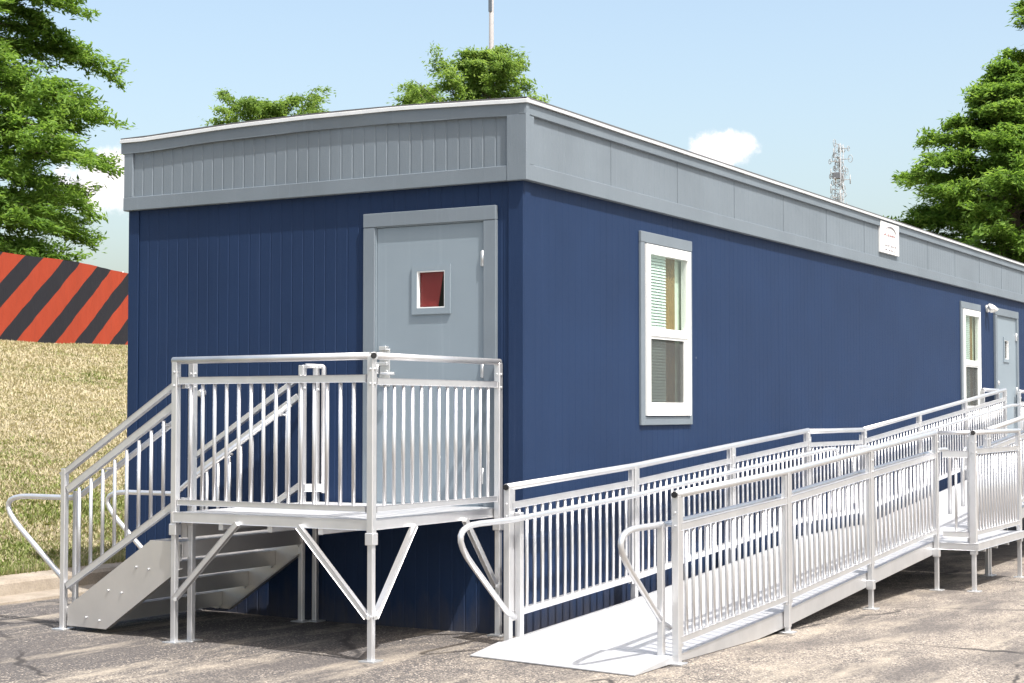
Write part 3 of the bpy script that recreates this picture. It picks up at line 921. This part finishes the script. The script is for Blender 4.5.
# turning landing
LZ = .343; LX0, LX1 = 5.075, 6.90; LY = -1.78
land = thing('ramp_landing', 'level aluminium landing between the lower and upper ramps, jutting outward', 'landing', (6.0, -.9, gz(6, -.9)))
deck(land, LX0, LX1, LY-.02, YL+.02, LZ, LZ, .03, 'y')
bm = BM()
for y in (LY-.03, YL+.03): beam(bm, (LX0-.003, y, LZ-.032), (LX1+.003, y, LZ-.032), .03, .065)
for x in (LX0+.012, LX1-.012): beam(bm, (x, LY-.014, LZ-.034), (x, YL+.014, LZ-.034), .03, .06)
for k in range(1, 4): beam(bm, (LX0+.45*k, LY, LZ-.07), (LX0+.45*k, YL, LZ-.07), .04, .07)
obj('deck_frame', bm, M['alu'], land)
rail_post(land, LX0+.03, LY, LZ-.072, LZ+.985, w=.06); rail_post(land, LX1-.03, LY, LZ-.072, LZ+.985)
rail_post(land, LX1-.03, YR-.0, LZ-.072, LZ+.985)
rail_post(land, LX0+.11, LY+.05, LZ-.06, LZ+.965, leg=False, w=.045)
top_rail(land, [(5.07, YR, LZ+.992), (LX0+.03, LY-.03, LZ+.992)], .02)
top_rail(land, [(LX0+.0, LY, LZ+.994), (LX1, LY, LZ+.994)], .022)
top_rail(land, [(LX1-.03, LY, LZ+.992), (LX1-.03, YR, LZ+.992)], .02)
top_rail(land, [(5.25, YL, LZ+.992), (6.93, YL, LZ+.992)])
end_cap(land, (LX0-.004, LY-.012, LZ+.994), (-.8, -.5, 0), .021)
panel(land, (5.06, YR-.02), (LX0+.03, LY), LZ, LZ, (.05, .10), (.77, .83), spacing=.14)
panel(land, (LX0+.03, LY), (LX1-.03, LY), LZ, LZ, (.065, .105), (.80, .845), stile=.94, spacing=.104)
panel(land, (LX1-.03, LY), (LX1-.03, YR), LZ, LZ, (.05, .105), (.77, .83), spacing=.1)
panel(land, (5.25, YL), (6.93, YL), LZ, LZ, (.135, .178), (.845, .886), stile=.94, spacing=.104)

up = thing('upper_ramp', 'upper wheelchair ramp climbing from the landing to the far door', 'ramp', (10, -.8, gz(10, -.8)))
ramp_run(up, 6.93, 13.2, zu, 3, [6.97, 9.02, 11.08, 13.17], [6.96, 9.02, 11.08, 13.17])
for y, s in ((YL-.095, -1), (YR+.10, 1)):
    H = .78
    handrail(up, [(6.35, y, .6), (6.35, y, .95), (6.40, y, LZ+.82), (6.7, y, LZ+.82), (7.0, y, zu(7.0)+H+.02), (13.15, y, zu(13.15)+H), (13.55, y, zu(13.2)+H)], .12)
    for x in (7.1, 9.02, 11.08, 13.1): bracket(up, (x, y, zu(x)+H), (x, y+(.095 if s < 0 else -.1), zu(x)+H))

# landing at the far door
TZ = .838
top = thing('door_landing', 'aluminium landing with railings outside the far door', 'landing', (14, -.9, gz(14, -.9)))
deck(top, 13.21, 15.0, -1.75, -.04, TZ, TZ, .03, 'y')
bm = BM()
for y in (-1.76, -.05): beam(bm, (13.21, y, TZ-.05), (15.0, y, TZ-.05), .03, .09)
for x in (13.22, 14.99): beam(bm, (x, -1.74, TZ-.05), (x, -.07, TZ-.05), .03, .086)
obj('deck_frame', bm, M['alu'], top)
for x, y in ((13.24, -1.75), (14.96, -1.75), (14.42, -.08), (14.96, -.08)): rail_post(top, x, y, TZ-.1, TZ+.965)
bm = BM(); post(bm, 12.4, -.065, zu(12.4)+.02, 1.80, .045); obj('post', bm, M['alu'], top)
bm = BM(); post(bm, 13.2, -.065, TZ-.02, 1.80, .045); obj('post', bm, M['alu'], top)
top_rail(top, [(12.38, -.065, 1.815), (13.24, -.065, 1.815)])
top_rail(top, [(13.24, -1.75, TZ+.97), (14.96, -1.75, TZ+.97)]); top_rail(top, [(14.40, -.08, TZ+.975), (14.98, -.08, TZ+.975)])
top_rail(top, [(14.96, -1.75, TZ+.97), (14.96, -.08, TZ+.97)])
panel(top, (12.4, -.065), (13.2, -.065), TZ-.02, TZ-.02, (.1, .15), (.77, .83))
panel(top, (13.24, -1.75), (14.96, -1.75), TZ, TZ); panel(top, (14.96, -1.75), (14.96, -.08), TZ, TZ); panel(top, (14.42, -.08), (14.96, -.08), TZ, TZ)

# ------------------------------------------------------------------ striped fence
def make_stripes():
    m, nt, b, o = mat('striped_fabric')
    tc = N(nt, 'ShaderNodeUVMap'); sp = N(nt, 'ShaderNodeSeparateXYZ'); nt.links.new(tc.outputs[0], sp.inputs[0])
    w = nz(nt, pos(nt), 1.5, 3)
    a = N(nt, 'ShaderNodeMath', operation='MULTIPLY_ADD'); a.inputs[1].default_value = -1.42
    nt.links.new(sp.outputs['Y'], a.inputs[0]); nt.links.new(sp.outputs['X'], a.inputs[2])
    a2 = N(nt, 'ShaderNodeMath', operation='MULTIPLY_ADD'); a2.inputs[1].default_value = .04
    nt.links.new(w, a2.inputs[0]); nt.links.new(a.outputs[0], a2.inputs[2])
    d = N(nt, 'ShaderNodeMath', operation='DIVIDE'); d.inputs[1].default_value = 1.55; nt.links.new(a2.outputs[0], d.inputs[0])
    f = N(nt, 'ShaderNodeMath', operation='FRACT'); nt.links.new(d.outputs[0], f.inputs[0])
    k = ramp(nt, f.outputs[0], [(.0, (0, 0, 0)), (.47, (1, 1, 1))], 'CONSTANT')
    wr = nz(nt, mapped(nt, (2.2, 2.2, .7)), 2, 6, .65)
    redc = mix(nt, wr, (.27, .036, .015), (.34, .05, .022))
    c = mix(nt, k, (.016, .016, .022), redc)
    nt.links.new(c, b.inputs['Base Color']); b.inputs['Roughness'].default_value = .7
    b.inputs['Specular IOR Level'].default_value = .25
    bump(nt, b, wr, .3, .08); return m
M['stripes'] = make_stripes()
f0 = Vector((10.4, 19.25, 0)); f1 = Vector((34.0, 25.9, 0)); fd = (f1-f0); fl = fd.length; fd.normalize(); fn = Vector((fd.y, -fd.x, 0))
fence = thing('striped_fence', 'fence covered in red and black diagonally striped fabric along the top of the bank', 'fence', (f0.x, f0.y, hz(f0.x, f0.y)))
V = []; F = []; UV = []
nx = 260
for j in range(7):
    for i in range(nx+1):
        s = fl*i/nx; p = f0+fd*s; zb = hz(p.x, p.y)-.03; zt = 4.83+.03*math.sin(s*1.1)
        z = zb+(zt-zb)*j/6
        q = p + fn*(.03*noise.noise(Vector((s*1.3, z*.35, 0)))+.025*noise.noise(Vector((s*3.2+z*.5, z*.5, 5))))
        V.append((q.x, q.y, z)); UV.append((s+.68, z-3.0))
for j in range(6):
    for i in range(nx):
        a = j*(nx+1)+i; F.append((a, a+1, a+nx+2, a+nx+1))
fab = pydata('fabric', V, F, M['stripes'], fence, True)
uvl = fab.data.uv_layers.new(name='UVMap')
for lp in fab.data.loops: uvl.data[lp.index].uv = UV[lp.vertex_index]
k = 0
while k*3.0 < fl:
    p = f0+fd*(k*3.0+.5)-fn*.08; bm = BM(); tube(bm, [(p.x, p.y, hz(p.x, p.y)-.1), (p.x, p.y, 4.83)], .03, 8); obj('post', bm, M['galv'], fence); k += 1

# ------------------------------------------------------------------ trees
def leaf_quad(V, F, p, d, s, L, w):
    i = len(V)
    V.extend([(p-d*L*.5)[:], (p+s*w*.5)[:], (p+d*L*.5)[:], (p-s*w*.5)[:]]); F.append((i, i+1, i+2, i+3))

def tree(name, label, cat, base, height, prof, z_lo, seed, limbs, twigs, leaves, leaf, lmat, rise=.15, droop=.25, trunk_r=.22, group=None, spread=.17, lean=(0, 0)):
    """tapered trunk, limbs, and a crown of many small leaf faces carried by twigs; prof(t) = reach at relative height t in the crown"""
    rr = random.Random(seed)
    t = thing(name, label, cat, base, group)
    base = Vector(base)
    bm = BM()
    def axis_pt(h): return base+Vector((lean[0]*h/height+.12*math.sin(h*.5+seed), lean[1]*h/height+.12*math.cos(h*.43+seed), h))
    n = 14
    tube(bm, [axis_pt(height*k/n-(.3 if k == 0 else 0)) for k in range(n+1)], 1, 9, taper=[trunk_r*(1-.94*k/n)*(1.35 if k == 0 else 1)+.01 for k in range(n+1)])
    tr = obj('trunk', bm, M['bark'], t)
    V = []; F = []
    lb = BM()
    for i in range(limbs):
        f = (i+rr.random()*.8)/limbs
        h = z_lo+(height-z_lo)*f
        az = i*2.399+rr.uniform(-.5, .5)
        L = prof(f)*rr.uniform(.66, 1.06)*(1+.15*noise.noise(Vector((math.cos(az)*1.6, math.sin(az)*1.6, h*.5+seed))))
        if L < .15: L = .15
        rise_ = rise+rr.uniform(-.16, .2)
        o = axis_pt(h); hd = Vector((math.cos(az), math.sin(az), 0))
        pts = []
        m = 6
        for k in range(m+1):
            s = k/m
            pts.append(o + hd*(L*s) + Vector((0, 0, L*(rise_*s - droop*s*s + .06*noise.noise(Vector((i, s*2, seed)))))) + hd.cross(Vector((0, 0, 1)))*(L*.10*math.sin(s*3+i)))
        tube(lb, pts, 1, 5, taper=[max(.008, .010+.010*L*(1-k/m)) for k in range(m+1)])
        for j in range(twigs):
            s = .3+.7*(j+rr.random())/twigs
            q = s*m; a = min(int(q), m-1); p0 = pts[a].lerp(pts[a+1], q-a)
            side = (1 if j % 2 else -1)*rr.uniform(.5, 1.25)
            td = (hd*math.cos(side)+hd.cross(Vector((0, 0, 1)))*math.sin(side)+Vector((0, 0, rr.uniform(-.25, .45)))).normalized()
            tl = (.3+.34*L*(1-.55*s))*rr.uniform(.6, 1.1)
            for k in range(leaves):
                u = rr.random()
                c = p0+td*(tl*u)+Vector((rr.gauss(0, spread*.8), rr.gauss(0, spread*.8), rr.gauss(-.05, spread*.55)-.16*u*u*tl))
                d = (td+Vector((rr.gauss(0, .6), rr.gauss(0, .6), rr.gauss(-.25, .45)))).normalized()
                sd = d.cross(Vector((rr.gauss(0, .5), rr.gauss(0, .5), 1))).normalized()
                leaf_quad(V, F, c, d, sd, leaf*rr.uniform(.7, 1.4), leaf*.36*rr.uniform(.7, 1.3))
    obj('limb', lb, M['bark'], tr)
    pydata('crown', V, F, lmat, t)
    return t

def cone(r0, r1, p=1.0): return lambda f: r0+(r1-r0)*f**p
gh = hz
tree('cypress_tree', 'large feathery green tree beyond the striped fence, left of the building', 'tree', (19.45, 27.6, gh(19.45, 27.6)-.1), 14.6,
     lambda f: 4.35-3.2*f*f, 1.7, 11, 140, 19, 100, .17, M['leaf'], rise=.16, droop=.34, trunk_r=.26, spread=.12, group='cypress trees')
tree('cypress_tree', 'feathery rounded green tree at the right, rising behind the roof', 'tree', (35.3, 4.8, gz(35.3, 4.8)), 10.9,
     lambda f: 4.1*(1-f**2.2)+.2, 2.2, 6, 120, 18, 100, .165, M['leaf'], rise=.42, droop=.3, trunk_r=.26, spread=.12, group='cypress trees')
tree('cypress_tree', 'taller tree whose branch reaches in at the top right corner', 'tree', (38.7, 3.9, gz(38.7, 3.9)), 15.2,
     lambda f: 2.5*(1-f**5)+.2, 2.5, 9, 100, 13, 90, .165, M['leaf'], rise=.35, droop=.3, trunk_r=.28, spread=.12, group='cypress trees')
tree('leafy_tree', 'bushy tree crown showing above the roof in front of the tall pole', 'tree', (32.8, 19.7, gh(32.8, 19.7)), 9.35,
     lambda f: 2.6*(1-f**2)+.25, 2.6, 22, 48, 13, 95, .14, M['leaf2'], rise=1.25, droop=.1, trunk_r=.15, spread=.12, group='tree tops behind the roof')
tree('leafy_tree', 'low tree top peeking over the roof near its left end', 'tree', (33.5, 28.6, gh(33.5, 28.6)), 8.4,
     lambda f: 2.7*(1-f**4)+.1, 2.6, 33, 34, 13, 95, .14, M['leaf2'], rise=1.1, droop=.1, trunk_r=.15, spread=.12, group='tree tops behind the roof')
tree('leafy_tree', 'small tree tip just clearing the roof left of the bushy crown', 'tree', (33.9, 22.8, gh(33.9, 22.8)), 8.5,
     lambda f: 1.2*(1-f**4)+.2, 2.6, 44, 28, 10, 80, .14, M['leaf2'], rise=1.2, droop=.1, trunk_r=.13, spread=.12, group='tree tops behind the roof')

# ------------------------------------------------------------------ tall pole and radio tower
pl = thing('utility_pole', 'tall pale pole rising above the bushy tree', 'pole', (37, 22.05, gh(37, 22.05)))
bm = BM(); tube(bm, [(37, 22.05, gh(37, 22.05)-.3), (37, 22.05, 19.5)], .1, 12, taper=[.11, .068]); obj('shaft', bm, M['pole'], pl)
bm = BM(); bx(bm, 36.91, 37.0, 21.99, 22.12, 14.75, 17.5, .01); obj('cable_box', bm, M['poled'], pl)

tw = thing('radio_tower', 'distant lattice radio tower hung with antennas above the long roof', 'tower', (76.5, 23.4, 0))
bm = BM(); tz = 16.0; cx, cy = 76.55, 23.42; hw = .26
cs = [(cx+hw*math.cos(a), cy+hw*math.sin(a)) for a in (R(90), R(210), R(330))]
for x, y in cs: tube(bm, [(x, y, -.3), (x, y, tz)], .022, 6)
z = 0
while z < tz-.5:
    for i in range(3):
        a, b = cs[i], cs[(i+1) % 3]; tube(bm, [(*a, z), (*b, z+.5)], .013, 5); tube(bm, [(*b, z+.5), (*a, z+1.0)], .013, 5)
        tube(bm, [(*a, z), (*b, z)], .013, 5)
    z += 1.0
obj('mast', bm, M['tower'], tw)
rr = random.Random(9)
for k in range(46):
    z = 11.9+4.1*k/46+rr.uniform(-.1, .1); a = rr.uniform(0, 6.28); L = rr.uniform(.3, .62)
    c = Vector((cx, cy, z)); e = c+Vector((math.cos(a)*L, math.sin(a)*L, rr.uniform(-.1, .15)))
    bm = BM(); tube(bm, [c, e], .022, 5)
    if k % 3 == 0:   # folded dipole loop
        q = [e+Vector((.0, .0, 0))+Vector((math.cos(a)*.12*math.cos(t)*1.0, math.sin(a)*.12*math.cos(t), .2*math.sin(t))) for t in [i*6.283/10 for i in range(11)]]
        tube(bm, q, .018, 5, caps=False)
    elif k % 3 == 1: tube(bm, [e+Vector((0, 0, -.25)), e+Vector((0, 0, .25))], .028, 6)
    else:
        q = [e+Vector((math.sin(a)*.13*math.cos(t), -math.cos(a)*.13*math.cos(t), .13*math.sin(t))) for t in [i*6.283/10 for i in range(11)]]
        tube(bm, q, .02, 5, caps=False)
    obj('antenna', bm, M['tower'], tw)
bm = BM(); bx(bm, cx-.25, cx+.2, cy-.1, cy+.35, 14.1, 14.45, .02); obj('equipment_box', bm, M['towerd'], tw)

# ------------------------------------------------------------------ sky, sun, camera
SUN = Vector((-.2, -.5, 1.0)).normalized()
el = math.asin(SUN.z); az = math.atan2(SUN.x, SUN.y)      # clockwise from +Y
w = bpy.data.worlds.new('World'); S.world = w; w.use_nodes = True
nt = w.node_tree; nt.nodes.clear()
out = nt.nodes.new('ShaderNodeOutputWorld'); bg = nt.nodes.new('ShaderNodeBackground')
sky = nt.nodes.new('ShaderNodeTexSky'); sky.sky_type = 'NISHITA'; sky.sun_disc = False
sky.sun_elevation = el; sky.sun_rotation = az; sky.air_density = 1.0; sky.dust_density = 4.5; sky.ozone_density = .6; sky.altitude = 50
bg.inputs[1].default_value = .15
# two summer clouds by sky direction
tc = nt.nodes.new('ShaderNodeTexCoord')
def cloud(d0, su, sv, seed):
    d0 = Vector(d0).normalized(); u = Vector((d0.y, -d0.x, 0)).normalized(); v = u.cross(d0)
    def dot(vec, off, s):
        n = nt.nodes.new('ShaderNodeVectorMath'); n.operation = 'DOT_PRODUCT'; n.inputs[1].default_value = vec
        nt.links.new(tc.outputs['Generated'], n.inputs[0])
        m = nt.nodes.new('ShaderNodeMath'); m.operation = 'DIVIDE'; m.inputs[1].default_value = s; nt.links.new(n.outputs['Value'], m.inputs[0])
        q = nt.nodes.new('ShaderNodeMath'); q.operation = 'POWER'; q.inputs[1].default_value = 2
        ab = nt.nodes.new('ShaderNodeMath'); ab.operation = 'ABSOLUTE'; nt.links.new(m.outputs[0], ab.inputs[0]); nt.links.new(ab.outputs[0], q.inputs[0]); return q.outputs[0]
    a = nt.nodes.new('ShaderNodeMath'); a.operation = 'ADD'; nt.links.new(dot(u, 0, su), a.inputs[0]); nt.links.new(dot(v, 0, sv), a.inputs[1])
    nzn = nt.nodes.new('ShaderNodeTexNoise'); nzn.inputs['Scale'].default_value = 48; nzn.inputs['Detail'].default_value = 9; nzn.inputs['Roughness'].default_value = .66
    nt.links.new(tc.outputs['Generated'], nzn.inputs['Vector'])
    m = nt.nodes.new('ShaderNodeMath'); m.operation = 'MULTIPLY_ADD'; m.inputs[1].default_value = -3.2; nt.links.new(nzn.outputs[0], m.inputs[0]); nt.links.new(a.outputs[0], m.inputs[2])
    front = nt.nodes.new('ShaderNodeVectorMath'); front.operation = 'DOT_PRODUCT'; front.inputs[1].default_value = d0; nt.links.new(tc.outputs['Generated'], front.inputs[0])
    fm = nt.nodes.new('ShaderNodeMath'); fm.operation = 'GREATER_THAN'; fm.inputs[1].default_value = .5; nt.links.new(front.outputs['Value'], fm.inputs[0])
    r_ = nt.nodes.new('ShaderNodeMapRange'); r_.interpolation_type = 'SMOOTHSTEP'; r_.inputs['From Min'].default_value = -.45; r_.inputs['From Max'].default_value = -1.5
    nt.links.new(m.outputs[0], r_.inputs[0])
    x = nt.nodes.new('ShaderNodeMath'); x.operation = 'MULTIPLY'; nt.links.new(r_.outputs[0], x.inputs[0]); nt.links.new(fm.outputs[0], x.inputs[1]); return x.outputs[0]
col = sky.outputs[0]
CLOUDS = [((.9118, .3795, .1545), .0215, .0125), ((.9035, .3995, .149), .016, .006), ((.7188, .6817, .133), .030, .022)]
for d0, su, sv in CLOUDS:
    col = mix(nt, cloud(d0, su, sv, 0), col, (4.7, 4.5, 5.0))
tint = mix(nt, 1.0, col, (1.13, 1.105, 1.0), 'MULTIPLY')
nt.links.new(tint, bg.inputs[0]); nt.links.new(bg.outputs[0], out.inputs[0])
sl = bpy.data.lights.new('Sun', 'SUN'); sl.energy = 3.9; sl.angle = R(.53); sl.color = (1.0, .968, .93)
so = link(bpy.data.objects.new('Sun', sl)); so.rotation_euler = SUN.to_track_quat('Z', 'Y').to_euler(); so.location = (0, -10, 20)
cam = bpy.data.cameras.new('Camera'); cam.sensor_width = 36; cam.lens = 1658.93*36/1024; cam.clip_start = .1; cam.clip_end = 3000
co = link(bpy.data.objects.new('Camera', cam)); S.camera = co
yaw, pitch = .519828, .0418124
f = Vector((math.cos(yaw)*math.cos(pitch), math.sin(yaw)*math.cos(pitch), math.sin(pitch)))
r = f.cross(Vector((0, 0, 1))).normalized(); u = r.cross(f)
co.matrix_world = Matrix(((r.x, u.x, -f.x, -9.96932), (r.y, u.y, -f.y, -5.61886), (r.z, u.z, -f.z, 1.53307), (0, 0, 0, 1)))
S.render.engine = 'CYCLES'; S.cycles.max_bounces = 8; S.cycles.transparent_max_bounces = 12
v = S.view_settings; v.view_transform = 'Standard'; v.look = 'None'; v.exposure = .85; v.gamma = 1.0; v.use_curve_mapping = False
